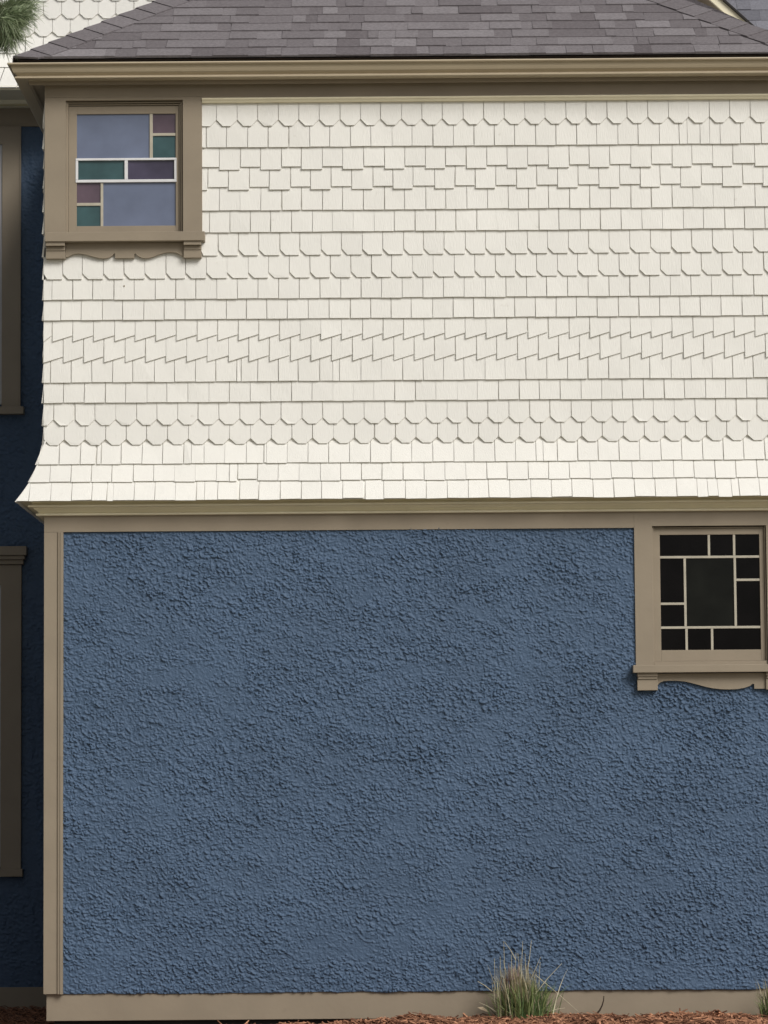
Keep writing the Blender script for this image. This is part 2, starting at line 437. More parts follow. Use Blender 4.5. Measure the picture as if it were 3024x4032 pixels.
# frieze board above the shingles and the cream bed moulding
zt0, zt1 = Z(392, 800), Z(300, 800)
xc1 = X(796, 500)
zfb = UW['z1']
mb = MB()
mb.box(xc1, xR, YB - .004, .0, Z(392, 800), zt1)
mb.box(xL, xc1 - .0, YB - .004, .0, zfb + .02, zt1)
mb.build('frieze_board', M['taupe'], house, .0015)
for a in (xL, xR - .02): MB().box(a, a + .02, .001, D2, zt0, zt1).build('side_upper_frieze', M['taupe'], house)
mb = MB()
za, zb_ = Z(391, 800), Z(408, 800)
prof = [(-.040, za), (-.042, za - .004), (-.040, za - .010), (-.032, za - .016), (-.027, zb_ + .004), (-.024, zb_), (.0, zb_), (.0, za)]
mb.prism([(xc1 + .001, y, z_) for y, z_ in prof], [(xR, y, z_) for y, z_ in prof], backface=True)
mb.build('bed_moulding', M['cream_trim'], house)

# ------------------------------------------------------------------ eaves: soffit, fascia, gutter
zso = Z(322, 800, -.1)             # soffit height
OF = .090                          # fascia face
zlip = Z(240, 800, -.215)
mb = MB(); mb.wrap([(-.01, zso), (OF - .002, zso - .0005)], xL, xR, 0, D2 - .001); mb.build('soffit', M['taupe'], house)
mb = MB(); mb.wrap([(OF - .020, zso - .010), (OF, zso - .010), (OF, zlip + .004), (OF - .02, zlip + .004)], xL, xR, 0, D2 - .001); mb.build('fascia', M['taupe'], house)
zg = Z(303, 800, -.18)
hg = zlip - zg
prof = [(0, zlip + .003), (0, zg), (.062, zg), (.074, zg + .001), (.079, zg + .004), (.079, zg + .012), (.070, zg + .016), (.064, zg + .019), (.066, zg + .023),
        (.074, zg + .028), (.086, zg + .038), (.092, zg + .050), (.096, zg + .062), (.099, zg + .070), (.100, zlip - .018), (.102, zlip - .015), (.116, zlip - .014), (.121, zlip - .008), (.119, zlip - .001), (.112, zlip), (.107, zlip - .003), (.106, zlip - .009)]
mb = MB(); mb.wrap([(OF + .001 + o, z_) for o, z_ in prof], xL, xR, 0, D2 - .002)
mb.wrap([(OF + .001 + max(o - .0015, .0015), z_ + .001) for o, z_ in reversed(prof[1:-1])], xL, xR, 0, D2 - .002)
mb.build('gutter', M['gutter'], house)

# ------------------------------------------------------------------ hip roof
SE = .168                          # eave edge of the roof shingles
zE = Z(224, 800, -SE)
TA = math.atan(8 / 12); sa, ca = math.sin(TA), math.cos(TA)
exL, exR, eyF = xL - SE, xR + SE, -SE
ROOF_UP = 3.6
def roof_deck():
    """courses of laminated shingles on the front face; v = distance up the slope"""
    mb = MB(); rs = random.Random(17)
    EXP = .1435
    nrow = int(3.25 / EXP)
    def fpt(u, v, o): return (u, eyF + v * ca - o * sa, zE + v * sa + o * ca)
    # solid base under the courses
    vmax = ROOF_UP
    run = vmax * ca
    for r in range(nrow):
        v0 = r * EXP; v1 = v0 + EXP
        ulo, uhi = exL + v0 * ca, exR - v0 * ca
        u = ulo - rs.uniform(0, .3)
        big = rs.random() < .5
        while u < uhi:
            wd = rs.choice([.07, .1, .13, .16, .2, .26, .34]) * rs.uniform(.85, 1.15)
            a, b = max(u, ulo), min(u + wd, uhi)
            if b > a + .004:
                sk = rs.uniform(-.004, .004)
                th = .0115 if big else .0065
                q = rs.random(); tone = .5 + rs.gauss(0, .14) + (.22 if q > .85 else (-.12 if not big else 0))
                tone = min(1, max(0, tone))
                dv = rs.uniform(-.003, .003)
                clipL = lambda uu, vv: min(max(uu, exL + vv * ca), exR - vv * ca)
                fr = [fpt(clipL(a, v0), v0 + dv, th), fpt(clipL(b, v0), v0 + dv, th), fpt(clipL(b + sk, v1), v1 + .03, .0015), fpt(clipL(a + sk, v1), v1 + .03, .0015)]
                bk = [fpt(clipL(a, v0), v0 + dv, -.004), fpt(clipL(b, v0), v0 + dv, -.004), fpt(clipL(b + sk, v1), v1 + .03, -.004), fpt(clipL(a + sk, v1), v1 + .03, -.004)]
                mb.prism(fr[::-1], bk[::-1], tone)
            u += wd; big = not big if rs.random() < .85 else big
    return mb
mb = roof_deck()
def side_roof(mb, sg):
    rs = random.Random(18 + sg); EXP = .1435
    ex = exL if sg < 0 else exR
    def p(u, v, o): return (ex - sg * (v * ca - o * sa), u, zE + v * sa + o * ca)
    for r in range(22):
        v0 = r * EXP; v1 = v0 + EXP; ulo = eyF + v0 * ca; u = ulo - rs.uniform(0, .3)
        while u < D2:
            wd = rs.choice([.1, .16, .22, .34]); a, b = max(u, ulo), min(u + wd, D2)
            if b > a + .01:
                th = rs.choice([.005, .0085]); t = min(1, max(0, rs.gauss(.45, .16)))
                f = lambda uu, vv: max(uu, eyF + vv * ca)
                fr = [p(f(a, v0), v0, th), p(f(b, v0), v0, th), p(f(b, v1), v1 + .02, .0015), p(f(a, v1), v1 + .02, .0015)]
                bk = [p(f(a, v0), v0, -.004), p(f(b, v0), v0, -.004), p(f(b, v1), v1 + .02, -.004), p(f(a, v1), v1 + .02, -.004)]
                mb.prism(fr, bk, t)
            u += wd
side_roof(mb, -1); side_roof(mb, 1)
# drip edge under the first course + solid core
hx = D2 + SE
core = [(exL + .02, eyF + .02, zE - .006), (exR - .02, eyF + .02, zE - .006), (exR - hx + .02, D2, zE + hx * math.tan(TA) - .03), (exL + hx - .02, D2, zE + hx * math.tan(TA) - .03)]
mb.poly(core, .2)
mb.poly([(exL + .02, eyF + .02, zE - .006), (exL + hx - .02, D2, zE + hx * math.tan(TA) - .03), (exL + .02, D2, zE - .006)], .2)
mb.poly([(exR - .02, eyF + .02, zE - .006), (exR - .02, D2, zE - .006), (exR - hx + .02, D2, zE + hx * math.tan(TA) - .03)], .2)
mb.poly([(exL + .02, D2, zE - .007), (exR - .02, D2, zE - .007), (exR - .02, eyF + .02, zE - .007), (exL + .02, eyF + .02, zE - .007)], .0)
roof = mb.build('roof', M['roof'], house)
# hip caps
def hip(side):
    mb = MB(); rs = random.Random(40 + side)
    ex = exL if side < 0 else exR
    s = -side
    d = Vector((s, 1, math.tan(TA))).normalized()
    nF = Vector((0, -sa, ca)); nS = Vector((-s * sa, 0, ca))
    # in-plane directions away from the hip line
    wF = d.cross(nF); wF = wF if wF.x * s > 0 else -wF
    wS = d.cross(nS); wS = wS if wS.y > 0 else -wS
    base = Vector((ex, eyF, zE))
    L_ = .157; n = int(3.9 / L_)
    up = (nF + nS).normalized()
    HW = .165
    for i in range(n):
        a = base + d * (i * L_) - d * .01
        b = a + d * (L_ + .10)
        t = min(1, max(0, rs.gauss(.42, .10)))
        oa, ob = .016, .006
        j = rs.uniform(-.004, .004)
        for wv, nn in ((wF, nF), (wS, nS)):
            ra, rb = a + up * (oa * 1.15), b + up * (ob * 1.15)
            ea, eb = a + wv * (HW + j) + nn * oa, b + wv * (HW + j) + nn * ob
            if i == 0: ea = a + wv * .13 + nn * oa + d * (.08)
            q1 = [ra, ea, eb, rb]; dn = -.012
            q2 = [p_ + nn * dn for p_ in q1]
            mb.prism(q1, q2, t)
    return mb.build('hip_cap', M['roof'], house)
for s in (-1, 1):
    hc = hip(s); hc.parent = roof

# ------------------------------------------------------------------ windows
def win_upper():
    T = M['taupe']; YC = YB - .004
    x0, x1, z0, z1 = UW['x0'], UW['x1'], UW['z0'], UW['z1']
    mb = MB()
    lp = [(xL + .0005, z0), (xL + .0005, z1 + .0195), (xc1, z1 + .0195), (xc1, z0), (x1, z0), (x1, z1), (x0, z1), (x0, z0)]
    mb.prism([(a, YC, b) for a, b in lp], [(a, .0604, b) for a, b in lp], backface=True)
    win = mb.build('window', T, house, .0015, label='window with coloured glass panes')
    # jambs: two steps back to the sash
    mb = MB()
    st = .012
    mb.box(x0 + .0142, x1 - .0162, .002, .06, z1 - .013, z1 - .005); mb.box(x0 - .001, x1 + .001, .0605, .07, z0 - .001, z1 + .001); mb.box(x0, x0 + .014, -.004, .061, z0, z1 - .004); mb.box(x1 - .016, x1 - .004, -.002, .061, z0, z1 - .004)
    mb.box(x0 + .0142, x1 - .0162, .012, .061, z1 - .024, z1 - .0168)
    mb.box(x1 - .0245, x1 - .0195, .008, .061, z0, z1 - .0245)
    mb.build('jamb', T, win, .001)
    # sash
    gx0, gx1, gz0, gz1 = X(301, 650), X(691, 650), Z(887, 500), Z(446, 500)
    sx0, sx1, sz0, sz1 = x0 + .0145, x1 - .0265, Z(917, 500), z1 - .027
    mb = MB(); ys = .019
    mb.box(sx0, gx0, ys, .04, sz0, sz1); mb.box(gx1, sx1, ys, .04, sz0, sz1)
    mb.box(gx0, gx1, ys + .0005, .04, sz0, gz0); mb.box(gx0, gx1, ys + .0005, .04, gz1, sz1)
    mb.build('sash', T, win, .002)
    # muntins
    U = lambda v: X(v / 1.659, 650); W_ = lambda v: Z(v / 1.659, 500)
    ym = .022
    for grp in (((976, 996, 740, 1028), (996, 1145, 866, 884)), ((500, 655, 1319, 1338), (655, 672, 1188, 1472))):
        mb = MB()
        for a, b, c, d in grp: mb.box(U(a), U(b), ym, .034, W_(d), W_(c))
        mb.build('muntin', M['muntin'], win, .0015)
    mb = MB(); yw = .015
    a0, a1 = 492, 1152
    mb.box(U(a0), U(a1), yw, .034, W_(1043), W_(1029)); mb.box(U(a0), U(a1), yw, .034, W_(1187), W_(1169))
    mb.box(U(a0), U(508), yw + .0005, .034, W_(1168), W_(1044)); mb.box(U(812), U(833), yw + .0005, .034, W_(1168), W_(1044)); mb.box(U(1137), U(a1), yw + .0005, .034, W_(1168), W_(1044))
    mb.build('white_transom_frame', M['white'], win, .0015)
    panes = [(496, 977, 738, 1030, 'g_lav', 'pale lavender pane'), (995, 1147, 738, 867, 'g_mar', 'mauve pane'), (995, 1147, 883, 1030, 'g_green', 'teal pane'),
             (506, 814, 1040, 1172, 'g_green', 'green pane'), (831, 1140, 1040, 1172, 'g_plum', 'dark plum pane'),
             (498, 656, 1185, 1320, 'g_mar', 'maroon pane'), (498, 656, 1336, 1474, 'g_green', 'teal pane'), (670, 1147, 1185, 1474, 'g_lav', 'pale lavender pane')]
    for a, b, c, d, g, lab in panes:
        mb = MB(); mb.box(U(a), U(b), .030, .036, W_(d), W_(c)); mb.build('pane', M[g], win, label=lab)
    # sill, apron, corbels
    q = lambda px, py: (160 + px / 2.37, 880 + py / 2.37)
    mb = MB(); mb.box(xL + .008, X(809, 940), -.088, .02, Z(958, 500), Z(922, 500)); mb.build('sill', T, win, .003)
    mb = MB(); mb.box(sx0 + .002, x1 - .017, -.0, .03, Z(922, 500) - .001, sz0 - .002); mb.build('sill_lip', T, win, .001)
    pts = [(236, 180), (236, 318), (262, 312), (285, 298), (310, 288), (350, 283), (400, 288), (440, 296), (480, 308), (520, 319), (555, 326), (590, 328), (625, 325), (655, 313), (675, 298), (688, 278), (696, 290),
           (696, 326), (876, 326), (876, 292), (884, 280), (900, 298), (925, 314), (955, 325), (990, 327), (1030, 320), (1070, 306), (1110, 290), (1150, 278), (1190, 271), (1235, 270), (1270, 277), (1300, 292), (1325, 310), (1345, 318), (1345, 180)]
    wp = [P(*q(a, b), -.02) for a, b in pts]
    mb = MB(); mb.prism([(p.x, -.030, p.z) for p in wp], [(p.x, .0, p.z) for p in wp]); mb.build('apron', T, win)
    for a, b in ((56, 237), (1338, 1504)):
        mb = MB()
        xa, xb = P(*q(a, 300)).x, P(*q(b, 300)).x
        Zq = lambda v: Z(880 + v / 2.37, 500)
        xa = max(xa, xL + .002)
        mb.box(xa + .002, xb, -.076, .0, Zq(222), Zq(184)); mb.box(xa + .003, xb - .001, -.052, .0, Zq(262), Zq(223)); mb.box(xa, xb + .0, -.047, .0, Zq(335), Zq(263))
        mb.build('corbel', T, win, .0025)
win_upper()

def win_lower():
    T = M['taupe']; YC = YB - .004
    x0, x1, z0, z1 = LW['x0'], LW['x1'], LW['z0'], LW['z1']
    U = lambda v: X(2424 + v / 2.765, 2350); W_ = lambda v: Z(1980 + v / 2.765, 2750)
    mb = MB()
    xa_ = xwa + .0002; xb_ = xwb - .0002; zt_ = zF1 + .0095; YC = YB
    lp = [(xa_, z0), (xa_, zt_), (xb_, zt_), (xb_, z0), (x1, z0), (x1, z1), (x0, z1), (x0, z0)]
    mb.prism([(a, YC, b) for a, b in lp], [(a, .0604, b) for a, b in lp], backface=True)
    win = mb.build('window', T, house, .0015, label='dark window with small square panes round a large one')
    mb = MB(); mb.box(x0 + .0102, x1 - .0102, .004, .06, z1 - .0135, z1 - .006); mb.box(x0 - .001, x1 + .001, .0605, .07, z0 - .001, z1 + .001); mb.box(x0, x0 + .010, -.004, .061, z0, z1 - .005); mb.box(x1 - .010, x1 - .003, -.004, .061, z0, z1 - .005)
    mb.build('jamb', T, win, .001)
    gx0, gx1, gz0, gz1 = U(491), U(1576), W_(1600), W_(345)
    mb = MB(); ys = .010
    sx0, sx1, sz0, sz1 = x0 + .0105, x1 - .0105, W_(1722), z1 - .0145
    mb.box(sx0, gx0, ys, .04, sz0, sz1); mb.box(gx1, sx1, ys, .04, sz0, sz1)
    mb.box(gx0, gx1, ys + .0005, .04, sz0, gz0); mb.box(gx0, gx1, ys + .0005, .04, gz1, sz1)
    mb.build('sash', T, win, .002)
    mb = MB(); ym = .013; t = 13
    H_ = lambda xa, xb, zc: mb.box(U(xa), U(xb), ym, .032, W_(zc + t), W_(zc - t))
    V_ = lambda xc, za, zb: mb.box(U(xc - t), U(xc + t), ym + .0005, .031, W_(zb), W_(za))
    H_(491, 1576, 588); H_(491, 1576, 1355); H_(491, 748, 1095); H_(1318, 1576, 840)
    V_(1027, 345, 574); V_(1302, 345, 574); V_(1306, 602, 1341); V_(760, 602, 1341); V_(768, 1369, 1600); V_(1046, 1369, 1600)
    mb.build('muntin', M['muntin'], win, .0015)
    panes = [(485, 1020, 340, 590), (1034, 1296, 340, 590), (1309, 1580, 340, 590), (485, 754, 590, 1092), (485, 754, 1098, 1353), (766, 1300, 590, 1353),
             (1312, 1580, 590, 838), (1312, 1580, 842, 1353), (485, 762, 1357, 1605), (774, 1040, 1357, 1605), (1052, 1580, 1357, 1605)]
    for i, (a, b, c, d) in enumerate(panes):
        mb = MB(); mb.box(U(a), U(b), .020 + .0007 * (i % 3), .028, W_(d), W_(c)); mb.build('pane', M['g_centre'] if i == 5 else M['g_dark'], win)
    xs0 = X(2489, 2630); wd = x1 + x0 - 2 * xs0
    mb = MB(); mb.box(xs0, xs0 + wd, -.088, .02, W_(1850), W_(1768)); mb.build('sill', T, win, .003)
    mb = MB(); mb.box(x0 + .002, x1 - .002, -.010, .03, W_(1767), W_(1722) - .001); mb.build('sill_lip', T, win, .001)
    half = [(436, 1860), (436, 2022), (455, 1985), (480, 1958), (520, 1942), (580, 1937), (660, 1938), (740, 1944), (820, 1960), (900, 1982), (980, 2004), (1060, 2020), (1140, 2029), (1230, 2032), (1320, 2028), (1400, 2015), (1460, 1993), (1490, 1970), (1506, 1972), (1508, 2024)]
    pts = [P(2424 + a / 2.765, 1980 + b / 2.765, -.02) for a, b in half]
    xm = xs0 + wd / 2; pl = [(p.x, p.z) for p in pts]
    xe = xs0 + wd - .035
    pr = [(X(3047, 2710), pl[-1][1]), (X(3050, 2710), pl[-3][1]), (X(3060, 2710), pl[-5][1]), (xe, pl[-7][1]), (xe, pl[0][1])]
    loop = pl + pr
    mb = MB(); mb.prism([(x, -.034, z_) for x, z_ in loop], [(x, .0, z_) for x, z_ in loop]); mb.build('apron', T, win)
    for a, b in ((U(217), U(437)), (2 * xm - U(437), 2 * xm - U(217))):
        mb = MB(); mb.box(a, b, -.066, .0, W_(1890), W_(1852)); mb.box(a + .003, b - .002, -.058, .0, W_(1918), W_(1891)); mb.box(a, b, -.050, .0, W_(2040), W_(1919))
        mb.build('corbel', T, win, .0025)
win_lower()

# ------------------------------------------------------------------ the main house behind
YM = D2
Zm = lambda py, px=60: Z(py, px, YM)
xml = -6.5
# rake line of the gable (right), from the photograph at its own depth
YRK = YM - .32
ra, rb = P(2845, 0, YRK), P(2970, 112, YRK)
sl_ = (rb.z - ra.z) / (rb.x - ra.x)
def rake_x(z_): return ra.x + (z_ - ra.z) / sl_
zEave = rb.z - .35; zTop = 8.6
mb = MB()
OVH = .52
zsh = Z(345, 60, YM - OVH)
mcs = []; zt = 8.3; k = 0
# octagon courses, butts seen at pixel rows 74 and 143
zb_ref = Zm(143, 300); EX = Zm(74, 300) - Zm(143, 300)
n_up = int((8.3 - zb_ref) / EX)
ph = X(243, 74, YM); ph2 = X(243 - 36, 143, YM)
for j in range(n_up, -3, -1):
    zb_ = zb_ref + j * EX
    sty = 'octagon' if j >= 0 else 'straight'
    mcs.append((zb_ + EX + (.034 if sty == 'octagon' else 0), zb_, ph if j % 2 == 1 else ph2, sty, .034, None))
zlast = mcs[-1][1]
mcs.append((zlast, zsh, ph, 'straight', 0, None))
class Clip(MB): pass
mpl = lambda u, z_, o: (min(u, rake_x(z_) - .0), YM - o, z_)
shingle_wall(mb, xml, 3.2, mpl, mcs, 9, mitre=(False, False), special={'main': 1}, flare_f=lambda z_: OVH * max(0, min(1, (zsh + .40 - z_) / .40)) ** 1.6)
mb.poly([(xml, YM + .003, 8.35), (xml, YM + .003, zsh), (rake_x(zsh), YM + .003, zsh), (rake_x(8.35), YM + .003, 8.35)])
mb.build('main_shingle_wall', M['cream'], house)
mb = MB(); mb.box(-6.5, -3.75, .35, YM - .01, -.2, 7.9); mb.build('added_shade_wall', M['blue'], house)  # unseen block added left of frame to keep light off the set-back wall
# trim under it
mb = MB()
z1_, z2_, z3_ = Zm(348), Zm(428), Zm(500)
z1_ = zsh
prof = [(-OVH, z1_ + .012), (-OVH + .01, z1_ - .012), (-OVH + .03, z1_ - .014), (-OVH + .04, z1_ - .005), (-.16, z1_ - .008), (-.15, z1_ - .03), (-.10, z2_ + .03), (-.08, z2_ + .012), (-.09, z2_), (0, z2_), (0, z1_ + .012)]
mb.prism([(xml, YM + y, q) for y, q in prof], [(xL + .02, YM + y, q) for y, q in prof], backface=True)
mb.build('main_crown_moulding', M['cream_trim'], house)
mb = MB(); mb.box(xml, xL + .02, YM - .022, YM + .01, z3_, z2_ - .0005); mb.build('main_frieze_board', M['taupe'], house, .002)
zmb1, zmb0 = Zm(3890, 80), Zm(3983, 80)
V, Q = stucco_grid(X(-420, 2000, YM), xL + .02, zmb1, z3_ + .01, YM - .006, .006, 33)
grid_object('main_stucco_wall', V, Q, M['blue'], house)
mb = MB(); mb.box(xml, X(-419, 2000, YM), YM, YM + .1, zmb1, z3_); mb.box(xL, xR, YM + .05, YM + .1, zmb1, zsh); mb.build('main_wall', M['blue'], house)
mb = MB(); mb.box(xml, xL + .03, YM - .026, YM + .02, zmb0, zmb1 + .006); mb.build('main_base_board', M['taupe'], house, .003)
mb = MB(); mb.box(xml, xL + .03, YM + .03, YM + 4, -.3, zmb0 + .05); mb.build('foundation', M['dark'], house)
# body of the main house, so that it is solid from the side
mb = MB(); mb.box(xml, 6.2, YM + .3, YM + 5, -.2, zEave - .2); mb.build('main_body', M['cream'], house)
# right-hand rake: board, moulding, soffit
def rake():
    dv = Vector((1, 0, sl_)).normalized(); nv = Vector((-dv.z, 0, dv.x))
    if nv.z < 0: nv = -nv
    a = Vector((ra.x, 0, ra.z)) - dv * 1.6; b = Vector((rb.x, 0, rb.z)) + dv * .55
    def bar(name, y0, y1, o0, o1, m):
        mb = MB()
        q = [a + nv * o0, b + nv * o0, b + nv * o1, a + nv * o1]
        mb.prism([(p.x, y0, p.z) for p in q], [(p.x, y1, p.z) for p in q], backface=True); return mb.build(name, m, house)
    bar('rake_board', YRK, YRK + .03, -.058, -.005, M['cream_trim'])
    bar('rake_soffit', YRK + .031, YM + .0, -.058, -.045, M['taupe'])
    bar('rake_moulding', YM - .05, YM - .0, -.13, -.059, M['taupe'])
    bar('rake_roof_edge', YRK - .02, YM + 2.5, -.003, .010, M['dark'])
rake()
# roof beyond, to the right
def far_roof():
    mb = MB(); rs = random.Random(55)
    y0 = YM + .15; z0_ = zEave - .1; A = R(45); s2, c2 = math.sin(A), math.cos(A)
    p = lambda u, v, o: (u, y0 + v * c2 - o * s2, z0_ + v * s2 + o * c2)
    EXP = .1435
    for r in range(20):
        v0 = r * EXP; v1 = v0 + EXP; u = 1.2
        while u < 6.2:
            wd = rs.choice([.1, .14, .2, .3, .36])
            zc_ = z0_ + v0 * s2
            if u + wd > rake_x(zc_) - .1:
                th = rs.choice([.006, .010]); t = min(1, max(0, rs.gauss(.5, .2)))
                a, b = u, u + wd - .001
                mb.prism([p(a, v0, th), p(b, v0, th), p(b, v1 + .02, .001), p(a, v1 + .02, .001)], [p(a, v0, -.006), p(b, v0, -.006), p(b, v1 + .02, -.006), p(a, v1 + .02, -.006)], t)
            u += wd
    mb.poly([p(1.2, 0, -.008), p(6.2, 0, -.008), p(6.2, 3, -.008), p(1.2, 3, -.008)], .1)
    mb.build('rear_roof', M['roof_far'], house)
far_roof()

# main-house windows at the left edge (only their right casings reach into the picture)
def side_window(pt, pb, top_trim, label):
    """pt/pb: pixel rows of casing top and bottom"""
    T = M['taupe']; y = YM
    xr = X(81 if not top_trim else 89, 1500, y); cw = xr - X(9, 1500, y)
    ww = .75
    xl = xr - 2 * cw - ww
    zt_, zb__ = Zm(pt), Zm(pb)
    mb = MB(); 
    lp = [(xl, zb__), (xl, zt_), (xr, zt_), (xr, zb__), (xr - cw, zb__), (xr - cw, zt_ - cw), (xl + cw, zt_ - cw), (xl + cw, zb__)]
    mb.prism([(a, y - .045, b) for a, b in lp], [(a, y, b) for a, b in lp], backface=True)
    win = mb.build('window', T, house, .003, label=label)
    mb = MB(); xi0, xi1 = xl + cw, xr - cw
    b_ = .05; zi0, zi1 = zb__ + .02, zt_ - cw
    mb.box(xi0, xi0 + b_, y - .03, y, zi0, zi1); mb.box(xi1 - b_, xi1, y - .03, y, zi0, zi1)
    mb.box(xi0 + b_, xi1 - b_, y - .03, y, zi0, zi0 + b_); mb.box(xi0 + b_, xi1 - b_, y - .03, y, zi1 - b_, zi1); mb.box(xi0 + b_, xi1 - b_, y - .03, y, (zi0 + zi1) / 2 - .02, (zi0 + zi1) / 2 + .02)
    mb.build('sash', M['whitesash'], win, .002)
    mb = MB(); mb.box(xi0 + b_ - .01, xi1 - b_ + .01, y - .012, y - .002, zi0 + b_ - .01, zi1 - b_ + .01); mb.build('pane', M['g_dark'], win)
    zs_ = Zm(pb - (2 if top_trim else 0))
    mb = MB(); mb.box(xl - .03, X(97, 1600, y), y - .075, y, zs_ - .052, zs_); mb.build('sill', T, win, .003)
    if top_trim:
        mb = MB()
        mb.box(xl - .035, X(110, 2180, y), y - .105, y, Zm(2190), Zm(2155)); mb.box(xl - .02, X(102, 2200, y), y - .085, y, Zm(2206), Zm(2190.5)); mb.box(xl - .01, X(96, 2215, y), y - .065, y, Zm(2224), Zm(2206.5))
        mb.build('head_moulding', T, win, .003)
    else:
        mb = MB(); mb.box(xr - .004, xr + .004, y - .052, y - .02, zb__, zt_); mb.build('casing_bead', T, win)
side_window(502, 1605, False, 'tall upper window of the set-back wall, cut by the left frame edge')
side_window(2225, 3423, True, 'tall lower window with moulded head on the set-back wall')

# ------------------------------------------------------------------ ground and mulch
def simple(name, c, rough=.9, **k): return mat(name, c, rough, **k)
M['ground_bounce'] = simple('pale_bounce_ground', (0.30, 0.275, 0.205), .95, var=.4, nscale=3, bump=.6, bscale=40, bdist=.02)  # unseen ground, made pale to bounce light up under the mouldings
M['soil'] = simple('bark_soil', (0.085, 0.042, 0.026), .95, var=.4, nscale=30, bump=1, bscale=80, bdist=.01)
mb = MB()
mb.poly([(-300, -300, -.06), (300, -300, -.06), (300, 300, -.06), (-300, 300, -.06)])
g = mb.build('ground', M['ground_bounce']); g['kind'] = 'structure'
def mulch_h(x, y):
    """surface of the mulch bed: low at the left of the wall, mounded to the right"""
    t = min(1, max(0, (x + 1.3) / 1.9)); t = t * t * (3 - 2 * t)
    h = (.068 + .060 * t) + .010 * math.sin(x * 7.1 + 1) * t + .007 * math.sin(x * 17 + y * 9) + .005 * math.sin(x * 31 + y * 23)
    front_ = -1.7
    if y < front_ + .6: h -= .16 * min(1, (front_ + .6 - y) / .6)
    if y > -.12: h -= .02 * (y + .12) / .12
    if y > .0 and y < 99 and x < xL: h += .0
    return h
mb = MB()
nx, ny = 180, 70
x0_, x1_, y0_, y1_ = -5.0, 5.0, -1.75, .0
vs = [(x0_ + (x1_ - x0_) * i / nx, y0_ + (y1_ - y0_) * j / ny) for j in range(ny + 1) for i in range(nx + 1)]
mb.v = [(x, y, mulch_h(x, y)) for x, y in vs]
for j in range(ny):
    for i in range(nx):
        a = j * (nx + 1) + i; mb.f.append((a, a + 1, a + nx + 2, a + nx + 1)); mb.t.append(.5)
n = len(mb.v)   # strip in front of the set-back wall
for j in range(27):
    for i in range(31):
        x = -5 + (xL + .02 + 5) * i / 30; y = 2.7 * j / 26; mb.v.append((x, y, .045 - .0 * y))
for j in range(26):
    for i in range(30):
        a = n + j * 31 + i; mb.f.append((a, a + 1, a + 32, a + 31)); mb.t.append(.5)
o = mb.build('mulch_bed', M['soil'], smooth=True); o['kind'] = 'structure'
M['mulch'] = simple('shredded_bark', (0.09, 0.035, 0.018), .9, var=.35, nscale=60, bump=.6, bscale=150, bdist=.003, c2=(0.52, 0.26, 0.15))
def chips():
    mb = MB(); rs = random.Random(71)
    def chip(x, y, z_, L_, wd, th, yaw, pit, t):
        d = Vector((math.cos(yaw) * math.cos(pit), math.sin(yaw) * math.cos(pit), math.sin(pit)))
        s_ = d.cross(Vector((rs.uniform(-.4, .4), rs.uniform(-.4, .4), 1))).normalized(); u_ = s_.cross(d)
        c = Vector((x, y, z_)); mid = c + u_ * rs.uniform(-.1, .2) * L_
        e0, e1 = c - d * L_ / 2, c + d * L_ / 2
        def ring(p, k): return [p + s_ * wd * k / 2 + u_ * th / 2, p - s_ * wd * k / 2 + u_ * th / 2, p - s_ * wd * k / 2 - u_ * th / 2, p + s_ * wd * k / 2 - u_ * th / 2]
        r = [ring(e0, rs.uniform(.2, .8)), ring(mid, 1), ring(e1, rs.uniform(.1, .7))]
        n = len(mb.v)
        for q in r: mb.v += [tuple(p) for p in q]
        for a in (0, 4):
            for k in range(4): mb.f.append((n + a + k, n + a + (k + 1) % 4, n + a + 4 + (k + 1) % 4, n + a + 4 + k)); mb.t.append(t)
        mb.f.append((n + 3, n + 2, n + 1, n)); mb.t.append(t); mb.f.append((n + 8, n + 9, n + 10, n + 11)); mb.t.append(t)
    for i in range(15000):
        x = rs.uniform(-3.0, 3.2); y = rs.uniform(-1.1, -.01) if i % 3 else rs.uniform(-.35, -.01)
        L_ = rs.choice([.02, .03, .045, .07, .1]) * rs.uniform(.7, 1.3)
        t = max(0, min(1, rs.gauss(.42, .28))) if rs.random() > .04 else 1.0
        chip(x, y, mulch_h(x, y) + rs.uniform(-.002, .022) - (.008 if L_ > .09 else 0), L_ * 1.2, rs.uniform(.006, .020), rs.uniform(.003, .008), rs.uniform(0, 6.28), rs.gauss(0, .28), t)
    for i in range(2200):
        x = rs.uniform(-3.4, xL); y = rs.uniform(0, 2.5)
        chip(x, y, .05 + rs.uniform(0, .02), rs.uniform(.02, .09), rs.uniform(.004, .014), .004, rs.uniform(0, 6.28), rs.gauss(0, .25), max(0, min(1, rs.gauss(.35, .22))))
    # little heaps
    for hx, hn, hh in ((X(1500), 60, .020), (X(1640), 120, .032), (X(2300), 160, .03), (X(2420), 120, .032), (X(1900), 100, .03), (X(2960), 90, .03), (X(880), 60, .02)):
        for i in range(hn):
            x = rs.gauss(hx, .09); y = rs.uniform(-.3, -.05)
            chip(x, y, mulch_h(x, y) + rs.uniform(.0, hh), rs.uniform(.03, .09), rs.uniform(.004, .010), .004, rs.uniform(-.6, .6) + (3.14 if rs.random() < .5 else 0), rs.gauss(0, .3), max(0, min(1, rs.gauss(.3, .2))))
    return mb
o = chips().build('mulch', M['mulch']); o['kind'] = 'stuff'
o['label'] = 'red-brown shredded bark mulch along the foot of the wall'; o['category'] = 'mulch'

